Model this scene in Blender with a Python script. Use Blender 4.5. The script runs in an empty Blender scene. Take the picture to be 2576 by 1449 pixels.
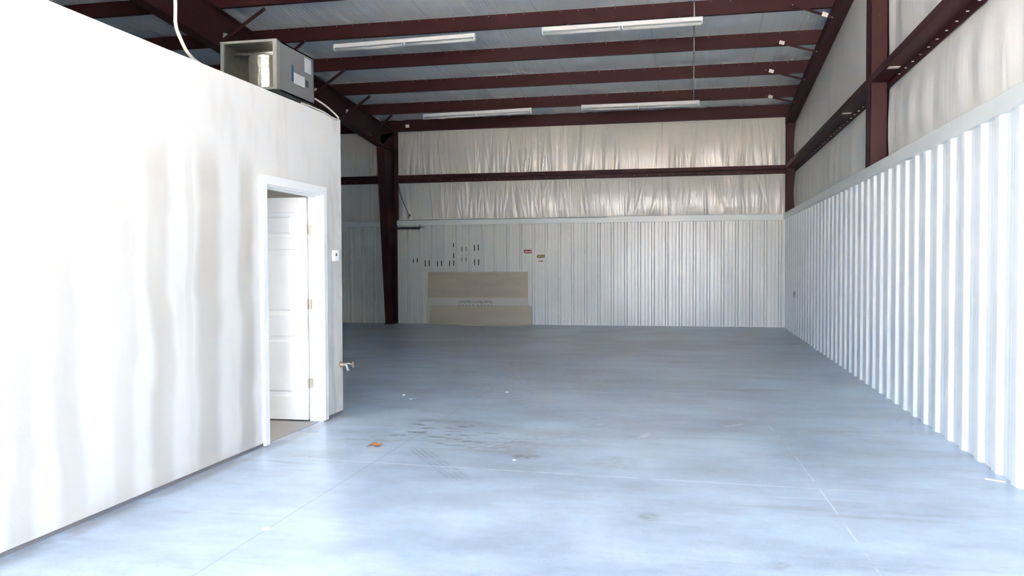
import bpy, math, random
import numpy as np
from mathutils import Matrix, Vector
C = bpy.context.scene.collection
sc = bpy.context.scene

# ------------------------------------------------------------------ camera
CAM_H = 1.46
F_PX, YAW, PITCH, ROLL = 2122.98, .2097, -.0276, -.0042
cy_, sy_ = math.cos(YAW), math.sin(YAW)
fwd = Vector((-sy_*math.cos(PITCH), cy_*math.cos(PITCH), math.sin(PITCH)))
rgt = Vector((cy_, sy_, 0)); upv = rgt.cross(fwd)
c_, s_ = math.cos(ROLL), math.sin(ROLL)
rgt, upv = c_*rgt + s_*upv, -s_*rgt + c_*upv
cd = bpy.data.cameras.new('camera'); cam = bpy.data.objects.new('camera', cd); C.objects.link(cam)
cd.sensor_width = 36; cd.lens = F_PX/2576*36; cd.clip_end = 500; cd.clip_start = .05
cam.matrix_world = Matrix(((rgt.x, upv.x, -fwd.x, 0), (rgt.y, upv.y, -fwd.y, 0), (rgt.z, upv.z, -fwd.z, CAM_H), (0, 0, 0, 1)))
sc.camera = cam

# ------------------------------------------------------------------ view + light
sc.view_settings.view_transform = 'Standard'; sc.view_settings.look = 'None'
sc.view_settings.gamma = 1; sc.view_settings.use_curve_mapping = False
sc.view_settings.exposure = 2.95
try:
    sc.cycles.max_bounces = 10; sc.cycles.diffuse_bounces = 7; sc.cycles.glossy_bounces = 4
    sc.cycles.sample_clamp_indirect = 12
    sc.cycles.caustics_reflective = False; sc.cycles.caustics_refractive = False
except Exception: pass
SKY_HORIZON, SKY_ZENITH, SKY_STRENGTH = (.80, .87, .97, 1), (.22, .46, 1.0, 1), 6.6
SUN_STRENGTH, SUN_COLOR = 52.0, (1.0, .83, .60)
SUN_DIR = Vector((.25, -.5, 1.0))          # towards the sun: high, in front of the open door
w = bpy.data.worlds.new('sky'); sc.world = w; w.use_nodes = True
nt = w.node_tree; nt.nodes.clear()
tc = nt.nodes.new('ShaderNodeTexCoord'); sx = nt.nodes.new('ShaderNodeSeparateXYZ'); rp = nt.nodes.new('ShaderNodeValToRGB')
bg = nt.nodes.new('ShaderNodeBackground'); ow = nt.nodes.new('ShaderNodeOutputWorld')
nt.links.new(tc.outputs['Generated'], sx.inputs[0]); nt.links.new(sx.outputs[2], rp.inputs[0])
rp.color_ramp.elements[0].position = 0; rp.color_ramp.elements[0].color = SKY_HORIZON
rp.color_ramp.elements[1].position = .7; rp.color_ramp.elements[1].color = SKY_ZENITH
nt.links.new(rp.outputs[0], bg.inputs[0]); bg.inputs[1].default_value = SKY_STRENGTH
nt.links.new(bg.outputs[0], ow.inputs[0])
sl = bpy.data.lights.new('sun', 'SUN'); sl.energy = SUN_STRENGTH; sl.color = SUN_COLOR; sl.angle = .01
so = bpy.data.objects.new('sun', sl); C.objects.link(so); so.location = (3, -6, 12)
so.rotation_euler = SUN_DIR.to_track_quat('Z', 'Y').to_euler()
# the open roll-up doorway of the front wall (sampling portal for the sky, gives no light of its own)
FW, DX0, DX1, DZ = -4.4, -3.25, 1.2, 3.3
pl = bpy.data.lights.new('doorway_portal', 'AREA'); pl.shape = 'RECTANGLE'; pl.size = DX1-DX0; pl.size_y = DZ
pl.cycles.is_portal = True
po = bpy.data.objects.new('doorway_portal', pl); C.objects.link(po)
po.location = ((DX0+DX1)/2, FW-.16, DZ/2); po.rotation_euler = (math.radians(90), 0, 0)

# ------------------------------------------------------------------ measures
XL, XR, YB, YE = -3.3686, 2.0896, 20.146, 7.785     # office wall, right wall, back wall, office end
HP, HW = 2.886, 2.587                                # office height, wainscot top
XC, XW = -7.34, -16.7                                # inner frame, far left wall
PP, SL, HE = 1.5949, .0893, 4.7925                   # purlin spacing, roof slope, purlin underside at the eave
RIDGE = 8.4
def zpb(y): return HE + SL*(YB-y) if y > RIDGE else HE + SL*(YB-RIDGE) - SL*(RIDGE-y)

# ------------------------------------------------------------------ node helpers
class V:
    def __init__(s, t, sock): s.t, s.s = t, sock
    def _m(s, op, o=None, o2=None, clamp=False):
        n = s.t.nodes.new('ShaderNodeMath'); n.operation = op; n.use_clamp = clamp
        for i, a in enumerate((s, o, o2)):
            if a is None: continue
            if isinstance(a, V): s.t.links.new(a.s, n.inputs[i])
            else: n.inputs[i].default_value = a
        return V(s.t, n.outputs[0])
    def __add__(s, o): return s._m('ADD', o)
    __radd__ = __add__
    def __sub__(s, o): return s._m('SUBTRACT', o)
    def __rsub__(s, o): return (s*-1)+o
    def __mul__(s, o): return s._m('MULTIPLY', o)
    __rmul__ = __mul__
    def __truediv__(s, o): return s._m('DIVIDE', o)
    def abs(s): return s._m('ABSOLUTE')
    def max(s, o): return s._m('MAXIMUM', o)
    def min(s, o): return s._m('MINIMUM', o)
    def pow(s, o): return s._m('POWER', o)
    def sin(s): return s._m('SINE')
    def sqrt(s): return s._m('SQRT')
    def lt(s, o): return s._m('LESS_THAN', o)
    def ss(s, a, b, lo=0., hi=1.):          # smooth step from a to b
        n = s.t.nodes.new('ShaderNodeMapRange'); n.interpolation_type = 'SMOOTHSTEP'
        s.t.links.new(s.s, n.inputs[0])
        if a > b: a, b, lo, hi = b, a, hi, lo
        for i, v in zip((1, 2, 3, 4), (a, b, lo, hi)): n.inputs[i].default_value = v
        return V(s.t, n.outputs[0])
class M:
    def __init__(s, name, rough=.5, metallic=0., spec=.5):
        s.m = bpy.data.materials.new(name); s.m.use_nodes = True; s.t = s.m.node_tree
        s.b = s.t.nodes['Principled BSDF']; s.b.inputs['Roughness'].default_value = rough
        s.b.inputs['Metallic'].default_value = metallic; s.b.inputs['Specular IOR Level'].default_value = spec
        g = s.t.nodes.new('ShaderNodeNewGeometry'); q = s.t.nodes.new('ShaderNodeSeparateXYZ')
        s.t.links.new(g.outputs['Position'], q.inputs[0]); s.pos = g.outputs['Position']
        s.x, s.y, s.z = (V(s.t, q.outputs[i]) for i in range(3))
    def noise(s, scale, detail=3, stretch=(1, 1, 1), rough=.5, off=0):
        mp = s.t.nodes.new('ShaderNodeMapping'); s.t.links.new(s.pos, mp.inputs[0])
        mp.inputs['Scale'].default_value = stretch; mp.inputs['Location'].default_value = (off, off*.7, off*.3)
        n = s.t.nodes.new('ShaderNodeTexNoise'); n.inputs['Scale'].default_value = scale
        n.inputs['Detail'].default_value = detail; n.inputs['Roughness'].default_value = rough
        s.t.links.new(mp.outputs[0], n.inputs['Vector']); return V(s.t, n.outputs['Fac'])
    def mix(s, fac, a, b):
        n = s.t.nodes.new('ShaderNodeMix'); n.data_type = 'RGBA'
        for i, v in ((0, fac), (6, a), (7, b)):
            if isinstance(v, V): s.t.links.new(v.s, n.inputs[i])
            elif isinstance(v, (tuple, list)): n.inputs[i].default_value = (*v, 1)
            else: n.inputs[i].default_value = v
        return V(s.t, n.outputs[2])
    def color(s, v):
        if isinstance(v, V): s.t.links.new(v.s, s.b.inputs['Base Color'])
        else: s.b.inputs['Base Color'].default_value = (*v, 1)
        return s
    def rough(s, v): s.t.links.new(v.s, s.b.inputs['Roughness']); return s
    def bump(s, h, dist=.01, strength=1.):
        n = s.t.nodes.new('ShaderNodeBump'); n.inputs['Distance'].default_value = dist; n.inputs['Strength'].default_value = strength
        s.t.links.new(h.s, n.inputs['Height']); s.t.links.new(n.outputs[0], s.b.inputs['Normal']); return s
def simple(name, col, rough=.5, metallic=0., var=.08, scale=9):
    m = M(name, rough, metallic); n = m.noise(scale, 4)
    d = tuple(c*(1-var) for c in col); l = tuple(min(1, c*(1+var)) for c in col)
    m.color(m.mix(n, d, l)); return m.m

# ------------------------------------------------------------------ materials
m = M('painted_drywall', .62)
bands = None
for yc, hw_, a in ((3.70, .10, .8), (4.02, .13, .8), (4.52, .12, .6), (4.87, .14, .9), (5.22, .05, .35), (5.44, .17, .9), (5.98, .13, 1.0), (7.56, .05, .9)):
    wob = m.noise(1.6, 2, (0.01, .6, 1), off=yc)
    b = ((m.y + (wob-.5)*.22) - yc).abs().ss(hw_*1.2, hw_*.45)*a
    bands = b if bands is None else bands.max(b)
bands = bands*(m.noise(1.1, 3, (1, 1.5, .5), off=3).ss(.3, .62, .5, 1))*m.z.ss(2.45, 2.05)
smear = m.noise(3.2, 3, (1, 1.4, .45), off=11).ss(.52, .75)*.35*m.z.ss(.0, .5, 1, .6)
grime = m.z.ss(.14, 0, 0, 1)*m.noise(7, 4, off=5).ss(.35, .65)
endd = m.y.ss(7.35, 7.8, 0, .35)*m.noise(5, 3, (1, 1, .5), off=8).ss(.45, .6)
col = m.mix((bands*.8).max(smear).max(endd), (.595, .587, .566), (.375, .352, .308))
col = m.mix(grime*.6, col, (.52, .47, .41))
m.color(col); m.bump(m.noise(60, 2), .002, .25); DRYWALL = m.m
m = M('gloss_white_paint', .35); m.color(m.mix(m.noise(4, 3), (.72, .74, .75), (.77, .78, .78))); WPAINT = m.m

def liner(name, base, r):
    m = M(name, r)
    n = m.noise(.8, 2, (1, 1, .5)); d = m.noise(5, 4, (1, 1, .4), off=2).ss(.55, .8)
    c = m.mix(n, tuple(x*.97 for x in base), base)
    m.color(m.mix(d*.2, c, tuple(x*.8 for x in base)))
    m.bump(m.noise(1.1, 1, (1.0, 1.0, .55), off=4), .05, .55); return m
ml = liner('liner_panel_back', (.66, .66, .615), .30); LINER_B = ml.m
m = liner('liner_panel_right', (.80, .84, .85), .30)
sm = ((m.y-18.04).pow(2)*.3+(m.z-.827).pow(2)*14).ss(.12, 0)*m.noise(9, 3).ss(.3, .7)
old = m.b.inputs['Base Color'].links[0].from_socket
m.color(m.mix(sm*.75, V(m.t, old), (.12, .13, .15))); LINER_R = m.m
m = M('trim_metal', .35); m.color(m.mix(m.noise(3, 3), (.62, .66, .65), (.69, .72, .70))); TRIM = m.m

def vinyl(name, base, r, seam_axis='x', fine=.5, sdist=.018):
    m = M(name, r)
    ax = m.x if seam_axis == 'x' else m.y
    ph = ((ax+6.17)/1.828); fr = ph._m('FRACT')
    seam = (fr-.5).abs().ss(.487, .494)
    c = m.mix(m.noise(2, 3), tuple(v*.93 for v in base), base)
    m.color(m.mix(seam*.3, c, tuple(v*.5 for v in base)))
    st = (6, 6, .35) if sdist >= 0 else (6, .35, 1)
    m.bump(m.noise(2.2, 3, st)+m.noise(5.5, 3, st, off=3)*.5, abs(sdist), fine); return m.m
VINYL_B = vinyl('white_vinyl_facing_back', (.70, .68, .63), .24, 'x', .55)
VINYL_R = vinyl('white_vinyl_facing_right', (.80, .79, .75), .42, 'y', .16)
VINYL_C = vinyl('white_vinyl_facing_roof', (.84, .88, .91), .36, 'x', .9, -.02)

def red(name, base):
    m = M(name, .55, 0, .22)
    n = m.noise(3, 4, (1, 1, 1)); sp = m.noise(38, 2, (1, .6, .6), off=9).ss(.72, .78)
    c = m.mix(n, tuple(v*.8 for v in base), tuple(v*1.15 for v in base))
    m.color(m.mix(sp*.35, c, (.28, .16, .13))); return m.m
RED = red('maroon_primer_steel', (.044, .0125, .0140))

# concrete floor
m = M('concrete_floor', .42)
x, y = m.x, m.y
n1 = m.noise(.55, 5, (1, 1, 1), .55); n2 = m.noise(2.3, 5, (.6, 1.4, 1), .6, off=7); n3 = m.noise(14, 4, off=3); n4 = m.noise(90, 2)
v = n1.ss(.32, .68)*.42 + n2.ss(.3, .7)*.40 + n3*.3 + n4*.14 - .63
pit = m.noise(75, 2, off=21).ss(.64, .70)*m.noise(.9, 2, off=6).ss(.42, .6)
c = m.mix(v._m('ADD', .5, clamp=True), (.235, .295, .37), (.51, .62, .745))
def ell(cx, cy, rx, ry, soft=.5):
    return (((x-cx)/rx).pow(2) + ((y-cy)/ry).pow(2)).ss(1, soft*.2)
dk = m.noise(7, 6, (.55, 1.5, 1), .7, off=1).ss(.55, .60)*(ell(-2.15, 7.1, .75, .65).max(ell(-1.9, 6.75, .8, .3)))
c = m.mix(dk*.85, c, (.07, .08, .09))
for cx, cy, rx, ry, a, colr in ((-1.5, 6.5, .42, .3, .45, (.19, .18, .15)), (-1.24, 6.27, .16, .12, .8, (.13, .12, .10)), (-1.1, 7.0, .5, .5, .25, (.2, .19, .16)),
        (-.24, 4.9, .085, .10, .6, (.16, .17, .19)), (.41, 4.22, .08, .08, .45, (.16, .17, .19)), (-.55, 6.2, .25, .25, .3, (.16, .19, .22)),
        (-2.6, 6.62, .35, .07, .45, (.14, .14, .14)), (-6.9, 18.6, 1.2, 1.0, .45, (.05, .05, .05)), (-1.9, 10.8, 1.6, 2.2, .2, (.14, .14, .15)), (.2, 7.6, .45, .12, .35, (.16, .17, .19))):
    c = m.mix(ell(cx, cy, rx, ry)*m.noise(16, 4, off=cx).ss(.3, .62)*a, c, colr)
c = m.mix(pit*.3, c, (.12, .13, .15))
# tyre print with tread bars
def strip(x0, y0, x1, y1, hw):
    L = math.hypot(x1-x0, y1-y0); ux, uy = (x1-x0)/L, (y1-y0)/L
    a = (x-x0)*ux + (y-y0)*uy; b = (x-x0)*-uy + (y-y0)*ux
    return a, b, b.abs().ss(hw*1.05, hw*.92)*a.ss(-.02, .03)*a.ss(L+.02, L-.03)
a, b, s = strip(-2.17, 6.45, -1.52, 5.50, .085)
s = s*((b*150).sin().ss(-1.1, .2))*m.noise(6, 3, off=6).ss(.30, .60)
c = m.mix(s*.42, c, (.16, .18, .21))
for (x0, y0, x1, y1, hw, am) in ((-3.7, 12.6, -2.25, 9.3, .16, .35), (-2.3, 9.5, -.75, 7.5, .17, .30), (-1.5, 5.2, -.7, 3.6, .2, .06)):
    a, b, s = strip(x0, y0, x1, y1, hw)
    s = s*((a*42+(b*20).abs()+n3*9).sin().ss(-.6, .9))*m.noise(3, 3, off=x0).ss(.35, .7)
    c = m.mix(s*am, c, (.14, .15, .17))
# long faint streaks
stq = m.noise(1.6, 5, (.35, 2.6, 1), .65, off=13).ss(.56, .72); c = m.mix(stq*.45, c, (.2, .22, .25))
wh = m.noise(2.2, 6, (.5, 2.0, 1), .7, off=19).ss(.62, .74); c = m.mix(wh*.35, c, (.68, .69, .69))
# saw joints and chalk scratches
wv = m.noise(.8, 1, off=4)
j1 = ((y - (5.80 - (x+.9)*.045)).abs()).ss(.012, .004)*x.ss(-3.3, -2.6)*x.ss(1.6, .6)
c = m.mix(j1*.6*m.noise(5, 3).ss(.3, .5), c, (.80, .81, .83))
j2 = ((x + 2.30 + (y-4)*.002).abs()).ss(.008, .003); c = m.mix(j2*.35, c, (.15, .16, .17))
j3 = ((x - (.62+.25*((y*-1)+8.1)._m('MAXIMUM', 0).pow(.5)*.5)).abs()).ss(.010, .004)*y.ss(8.3, 7.9)
c = m.mix(j3*.4*m.noise(4, 3, off=2).ss(.45, .6), c, (.78, .80, .82))
for xa, ya, xb, yb in ((.30, 7.75, .48, 7.95), (-.42, 7.1, -.36, 7.35), (.5, 10.1, .66, 10.3)):
    a, b, s = strip(xa, ya, xb, yb, .03); c = m.mix(s*m.noise(20, 3).ss(.4, .6)*.6, c, (.78, .79, .8))
# dirt line along office wall
dl = (x-(XL+.05)).abs().ss(.11, .02)*y.ss(7.9, 7.6)*m.noise(5, 5, off=2).ss(.3, .5)
c = m.mix(dl*.5, c, (.20, .18, .17))
m.color(c); m.rough((n2*.2)+.22); m.bump(n3*.5+n4*.3+n2*.5, .006, .35); FLOOR = m.m
OFFICE_FLOOR = simple('office_concrete', (.34, .32, .30), .6)
GROUND = simple('outdoor_concrete', (.46, .41, .34), .85)
STEEL_OUT = simple('exterior_sheet', (.12, .12, .12), .5)
GALV = simple('galvanised_steel', (.34, .35, .36), .38, .35, .1)
GALV_D = simple('dull_galvanised', (.17, .175, .16), .42, .2, .1)
GREY = simple('grey_enamel', (.13, .132, .134), .5, 0, .04)
m = M('foil_liner', .34, .85); m.color(m.mix(m.noise(14, 4), (.30, .285, .235), (.44, .42, .36))); m.bump(m.noise(22, 3), .01, .8); FOIL = m.m
BRASS = simple('aged_brass', (.58, .42, .26), .38, .7, .2, 30)
HINGE = simple('brass_hinge', (.60, .53, .44), .38, .5, .1, 30)
WPLASTIC = simple('white_plastic', (.82, .83, .83), .4, 0, .03)
DARKGLASS = simple('dark_display', (.03, .05, .05), .2)
BLACK = simple('black_rubber', (.012, .012, .012), .6)
FADED = simple('faded_tape', (.10, .10, .085), .6)
FADED2 = simple('pale_faded_tape', (.19, .19, .165), .6)
BROWNT = simple('brown_black_tape', (.045, .04, .03), .6)
CEMENT = M('cement_board', .8)
n = CEMENT.noise(1.4, 5, (.5, 1, 3), .6); n2 = CEMENT.noise(25, 3, (.3, 1, 2), off=3)
CEMENT.color(CEMENT.mix((n*.8+n2*.35)-.08, (.34, .29, .215), (.56, .49, .38))); CEMENT.bump(n2, .003, .4); CEMENT = CEMENT.m
CEMENT2 = M('cement_board_face', .8); n = CEMENT2.noise(1.1, 4, (.5, 1, 2.5), .6, off=5)
CEMENT2.color(CEMENT2.mix(n, (.50, .47, .42), (.60, .57, .51))); CEMENT2 = CEMENT2.m
INK = simple('printed_ink', (.07, .07, .08), .7)
INKL = simple('faint_ink', (.2, .18, .16), .7)
LAB = simple('white_label', (.38, .39, .40), .5, 0, .03)
LABG = simple('grey_print', (.20, .21, .22), .5)
LABP = simple('pink_print', (.34, .18, .18), .5)
BLUE = simple('blue_badge', (.006, .055, .09), .4)
STR = simple('red_sticker', (.28, .035, .04), .4)
STW = simple('sticker_white', (.75, .6, .56), .4)
STY = simple('yellow_ink', (.75, .66, .03), .4)
STK = simple('sticker_black', (.07, .075, .03), .4)
TAG = simple('cream_tag', (.80, .74, .68), .6)
CABLE = simple('cream_cable', (.46, .43, .375), .4)
CABLE_S = simple('silver_flex_conduit', (.55, .54, .52), .35, .5)
LEAFM = simple('dry_leaf', (.42, .17, .06), .7)
CHIP = simple('white_paint_chip', (.85, .86, .86), .5)
WOODM = simple('pale_wood', (.62, .52, .36), .7)
BLKST = simple('black_steel', (.03, .026, .03), .5)
TUBE = simple('fluorescent_glass', (.70, .72, .72), .2)
PLATE = simple('sill_plate', (.20, .19, .19), .8)

# ------------------------------------------------------------------ mesh helpers
class MB:
    def __init__(s): s.v, s.f, s.mi = [], [], []
    def add(s, vs, fs, mi=0):
        o = len(s.v); s.v += [tuple(p) for p in vs]; s.f += [tuple(i+o for i in f) for f in fs]; s.mi += [mi]*len(fs); return s
    def box(s, x0, x1, y0, y1, z0, z1, mi=0):
        return s.add([(x0, y0, z0), (x1, y0, z0), (x1, y1, z0), (x0, y1, z0), (x0, y0, z1), (x1, y0, z1), (x1, y1, z1), (x0, y1, z1)],
                     [(0, 3, 2, 1), (4, 5, 6, 7), (0, 1, 5, 4), (1, 2, 6, 5), (2, 3, 7, 6), (3, 0, 4, 7)], mi)
    def hexa(s, p, mi=0):   # 8 points: bottom 4 then top 4
        return s.add(p, [(0, 3, 2, 1), (4, 5, 6, 7), (0, 1, 5, 4), (1, 2, 6, 5), (2, 3, 7, 6), (3, 0, 4, 7)], mi)
    def extrude(s, prof, a, b, axis='x', mi=0):   # closed 2D profile swept from a to b
        n = len(prof)
        def P(u, t):
            return (t, u[0], u[1]) if axis == 'x' else ((u[0], t, u[1]) if axis == 'y' else (u[0], u[1], t))
        vs = [P(u, a) for u in prof] + [P(u, b) for u in prof]
        return s.add(vs, [(i, (i+1) % n, n+(i+1) % n, n+i) for i in range(n)] + [tuple(range(n))[::-1], tuple(range(n, 2*n))], mi)
    def tube(s, pts, r, n=10, mi=0, cap=True):
        pts = [Vector(p) for p in pts]; rings = []; prev = None
        for i, p in enumerate(pts):
            t = (pts[min(i+1, len(pts)-1)] - pts[max(i-1, 0)]).normalized()
            ref = prev if prev is not None else (Vector((0, 0, 1)) if abs(t.z) < .9 else Vector((1, 0, 0)))
            a = (ref - t*ref.dot(t)).normalized(); b = t.cross(a); prev = a
            rr = r[i] if isinstance(r, (list, tuple)) else r
            rings.append([p + (a*math.cos(2*math.pi*k/n) + b*math.sin(2*math.pi*k/n))*rr for k in range(n)])
        vs = [q for ring in rings for q in ring]
        fs = [(i*n+k, i*n+(k+1) % n, (i+1)*n+(k+1) % n, (i+1)*n+k) for i in range(len(pts)-1) for k in range(n)]
        if cap: fs += [tuple(range(n))[::-1], tuple((len(pts)-1)*n+k for k in range(n))]
        return s.add(vs, fs, mi)
    def build(s, name, mats, parent=None, smooth=False, bevel=0, loc=None):
        me = bpy.data.meshes.new(name)
        v = s.v if loc is None else [(a-loc[0], b-loc[1], c-loc[2]) for a, b, c in s.v]
        me.from_pydata(v, [], s.f); me.update()
        for mt in (mats if isinstance(mats, (list, tuple)) else [mats]): me.materials.append(mt)
        me.polygons.foreach_set('material_index', s.mi)
        if smooth: me.polygons.foreach_set('use_smooth', [True]*len(me.polygons))
        o = bpy.data.objects.new(name, me); C.objects.link(o)
        if loc is not None: o.location = loc
        if parent is not None:
            o.parent = parent; o.location = Vector(o.location) - (Vector(parent.location) if loc is not None else Vector((0, 0, 0)))
            if loc is None: o.location = -Vector(parent.location)
        if bevel:
            b = o.modifiers.new('bevel', 'BEVEL'); b.width = bevel; b.segments = 2; b.limit_method = 'ANGLE'
        return o
def tag(o, label=None, cat=None, group=None, kind=None):
    if label: o['label'] = label
    if cat: o['category'] = cat
    if group: o['group'] = group
    if kind: o['kind'] = kind
    return o
def thing(name, label, cat, loc=(0, 0, 0), group=None):
    o = bpy.data.objects.new(name, None); C.objects.link(o); o.location = loc; o.empty_display_size = .1
    return tag(o, label, cat, group)
def struct(o, label=None): return tag(o, label, None, None, 'structure')
def text_mesh(name, body, size, mat, mtx, parent, shear=0, extr=.0008, fit=None):
    cu = bpy.data.curves.new('t', 'FONT'); cu.body = body; cu.size = size; cu.align_x = 'CENTER'; cu.align_y = 'CENTER'
    cu.extrude = extr; cu.shear = shear; cu.resolution_u = 3
    t = bpy.data.objects.new('t', cu); C.objects.link(t); bpy.context.view_layer.update()
    if fit: sxx = fit/max(t.dimensions.x, 1e-4)
    else: sxx = 1
    me = bpy.data.meshes.new_from_object(t.evaluated_get(bpy.context.evaluated_depsgraph_get()))
    bpy.data.objects.remove(t)
    me.transform(mtx @ Matrix.Diagonal((sxx, 1, 1, 1))); me.materials.clear(); me.materials.append(mat)
    me.transform(Matrix.Translation(-Vector(parent.location)))
    o = bpy.data.objects.new(name, me); C.objects.link(o); o.parent = parent; return o
ON_BACK = Matrix(((1, 0, 0, 0), (0, 0, -1, 0), (0, 1, 0, 0), (0, 0, 0, 1)))    # text facing -Y
ON_RIGHTFACE = Matrix(((0, 0, 1, 0), (1, 0, 0, 0), (0, 1, 0, 0), (0, 0, 0, 1)))  # text facing +X, reading along +Y

# ------------------------------------------------------------------ setting
b = MB(); b.box(XW, XR+.5, FW-.2, YB+.5, -.15, 0); struct(b.build('floor', FLOOR), 'grey stained concrete warehouse floor with saw joints and tyre marks')
b = MB(); b.box(-60, 60, -80, FW-.2, -.2, -.02); struct(b.build('ground', GROUND), 'pale concrete yard outside the open door')
# outer shell
b = MB(); b.box(XW-.5, XR+.6, YB+.36, YB+.42, 0, 5.3); struct(b.build('wall_back.001', STEEL_OUT))
b = MB(); b.box(XR+.36, XR+.42, FW-.2, YB+.4, 0, 6.4); struct(b.build('wall_right.001', STEEL_OUT))
b = MB(); b.box(XW-.1, XW, FW-.2, YB+.4, 0, 6.4); struct(b.build('wall_left.001', STEEL_OUT))
b = MB()
b.box(XW, DX0, FW-.15, FW, 0, 4.6); b.box(DX1, XR+.4, FW-.15, FW, 0, 4.6); b.box(XW, XR+.4, FW-.15, FW, DZ, 5.9)
struct(b.build('wall_front', STEEL_OUT))
b = MB()
zt = lambda yy: zpb(yy)+.42
for y0, y1 in ((FW-.4, RIDGE), (RIDGE, YB+.45)):
    b.hexa([(XW-.1, y0, zt(y0)), (XR+.5, y0, zt(y0)), (XR+.5, y1, zt(y1)), (XW-.1, y1, zt(y1))] + [(XW-.1, y0, zt(y0)+.05), (XR+.5, y0, zt(y0)+.05), (XR+.5, y1, zt(y1)+.05), (XW-.1, y1, zt(y1)+.05)])
struct(b.build('ceiling.001', STEEL_OUT))

# ribbed liner panels
def rib_profile(length, pitch, start, depth=.032):
    pts = []
    n = int(length/pitch)+3
    for i in range(-1, n):
        c0 = start+i*pitch
        for du, h in ((-.042, 0), (-.020, depth), (.020, depth), (.042, 0), (pitch*.36, 0), (pitch*.39, .005), (pitch*.43, .005), (pitch*.46, 0), (pitch*.60, 0), (pitch*.63, .005), (pitch*.67, .005), (pitch*.70, 0)):
            pts.append((c0+du, h))
    pts = [p for p in pts if 0 <= p[0] <= length]
    return [(0, 0)] + pts + [(length, 0)]
def wave_profile(length, pitch, start, depth):
    pts = []
    for i in range(int(length/.012)+1):
        u = i*.012; q = abs(((u-start)/pitch+.5) % 1-.5)*pitch
        h = depth*(1 if q < .04 else (0 if q > .105 else .5+.5*math.cos((q-.04)/.065*math.pi)))
        e = abs(q-.150); h += .003*max(0, 1-e/.018)
        pts.append((u, h))
    return pts
def liner_mesh(name, mat, axis, a, bnd, plane, sign, z0, z1, pitch, start, depth=.032, nz=1):
    pr = (wave_profile if axis == 'y' else rib_profile)(bnd-a, pitch, start-a, depth); B = MB(); vs = []; fs = []
    k = len(pr)
    for z in (z0, z1):
        for u, h in pr:
            vs.append((a+u, plane+sign*h, z) if axis == 'x' else (plane+sign*h, a+u, z))
    for i in range(k-1): fs.append((i, i+1, k+i+1, k+i))
    B.add(vs, fs)
    return B.build(name, mat, smooth=(axis == 'y'))
# back wall : X positions of major ribs near -5.999, pitch .312
o = liner_mesh('wall_back', LINER_B, 'x', XC+.12, XR, YB, -1, 0.0, 2.47, .318, -6.93); struct(o, 'ribbed white metal wainscot along the back wall')
o = liner_mesh('wall_back.002', LINER_B, 'x', XW, XC-.02, YB, -1, 0.0, 2.44, .318, -9.1); struct(o, 'ribbed white metal wainscot of the back wall left of the tapered column')
o = liner_mesh('wall_right', LINER_R, 'y', FW, YB-.01, XR, -1, 0.0, 2.47, .372, .1, .028); struct(o, 'ribbed white metal wainscot along the right wall')
# cap trims
b = MB(); b.box(XC+.12, -1.95, YB-.045, YB+.16, 2.452, 2.575); b.box(XC+.14, -1.85, YB-.03, YB+.16, 2.585, 2.600)
struct(b.build('trim_1', TRIM, bevel=.004), 'pale metal cap on the left part of the back wainscot')
b = MB(); b.box(-1.97, XR+.0, YB-.052, YB+.16, 2.452, 2.592); struct(b.build('trim_2', TRIM, bevel=.004), 'pale metal cap on the right part of the back wainscot')
b = MB(); b.box(XR-.052, XR+.16, FW, YB-.02, 2.47, 2.60); struct(b.build('trim_3', TRIM, bevel=.004), 'pale metal cap along the right wainscot')
b = MB(); b.box(XW, XC-.1, YB-.045, YB+.16, 2.43, 2.56); struct(b.build('trim_4', TRIM, bevel=.004), 'pale metal cap on the wainscot left of the tapered column')
b = MB(); b.box(XR-.05, XR-.002, YB-.05, YB-.002, 0, 2.45); struct(b.build('trim_5', TRIM), 'corner trim where back and right wainscot meet')

# insulation blankets: wrinkled sheets
rng = np.random.default_rng(4)
def blanket(name, mat, u0, u1, plane, spans, axis, depth, nfold, fold_amp, du=.012, nz=26, sign=-1, noise_amp=.004):
    U = np.arange(u0, u1+1e-6, du); B = MB()
    for (z0, z1) in spans:
        T = np.linspace(0, 1, nz); UU, TT = np.meshgrid(U, T)
        t = 1-np.abs(2*TT-1)
        bul = 4*depth*TT*(1-TT)
        D = bul.copy()
        for _ in range(int(nfold*(u1-u0))):
            uc = rng.uniform(u0, u1); s = rng.normal(0, .12); wd = rng.uniform(.014, .045); am = fold_amp*rng.uniform(.25, 1)
            lo = rng.uniform(.25, 1.1); mode = rng.random()
            g = np.clip(1-TT/lo, 0, 1)**.8 if mode < .6 else (np.clip((TT-.9+lo)/lo, 0, 1)*.5 if mode < .8 else .6*np.ones_like(TT))
            q = (UU-uc-s*(TT-.0))/wd
            D += am*g*np.exp(-q*q)*(1 if rng.random() < .6 else -1)
        # broad undulation
        for k in range(10):
            wl = rng.uniform(.5, 1.8); ph = rng.uniform(0, 6.28); D += noise_amp*np.sin(UU/wl*6.28+ph+TT*rng.uniform(-1, 1))*np.sin(np.pi*TT)
        edge = np.minimum(TT, 1-TT); D *= np.clip(edge/.03, 0, 1)**.6
        D *= np.clip(np.minimum(UU-u0, u1-UU)/.12, 0, 1)
        ztop = np.minimum(z1, np.array([zpb(float(q_))-.125 for q_ in U]))[None, :] if axis == 'y' else z1
        Z = z0+(ztop-z0)*TT; P = plane+sign*D
        vs = np.stack([UU, P, Z], -1).reshape(-1, 3) if axis == 'x' else np.stack([P, UU, Z], -1).reshape(-1, 3)
        n = len(U); fs = [(r*n+i, r*n+i+1, (r+1)*n+i+1, (r+1)*n+i) for r in range(nz-1) for i in range(n-1)]
        B.add([tuple(map(float, p)) for p in vs], fs)
    return B.build(name, mat, smooth=True)
GZ = 3.62
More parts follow.
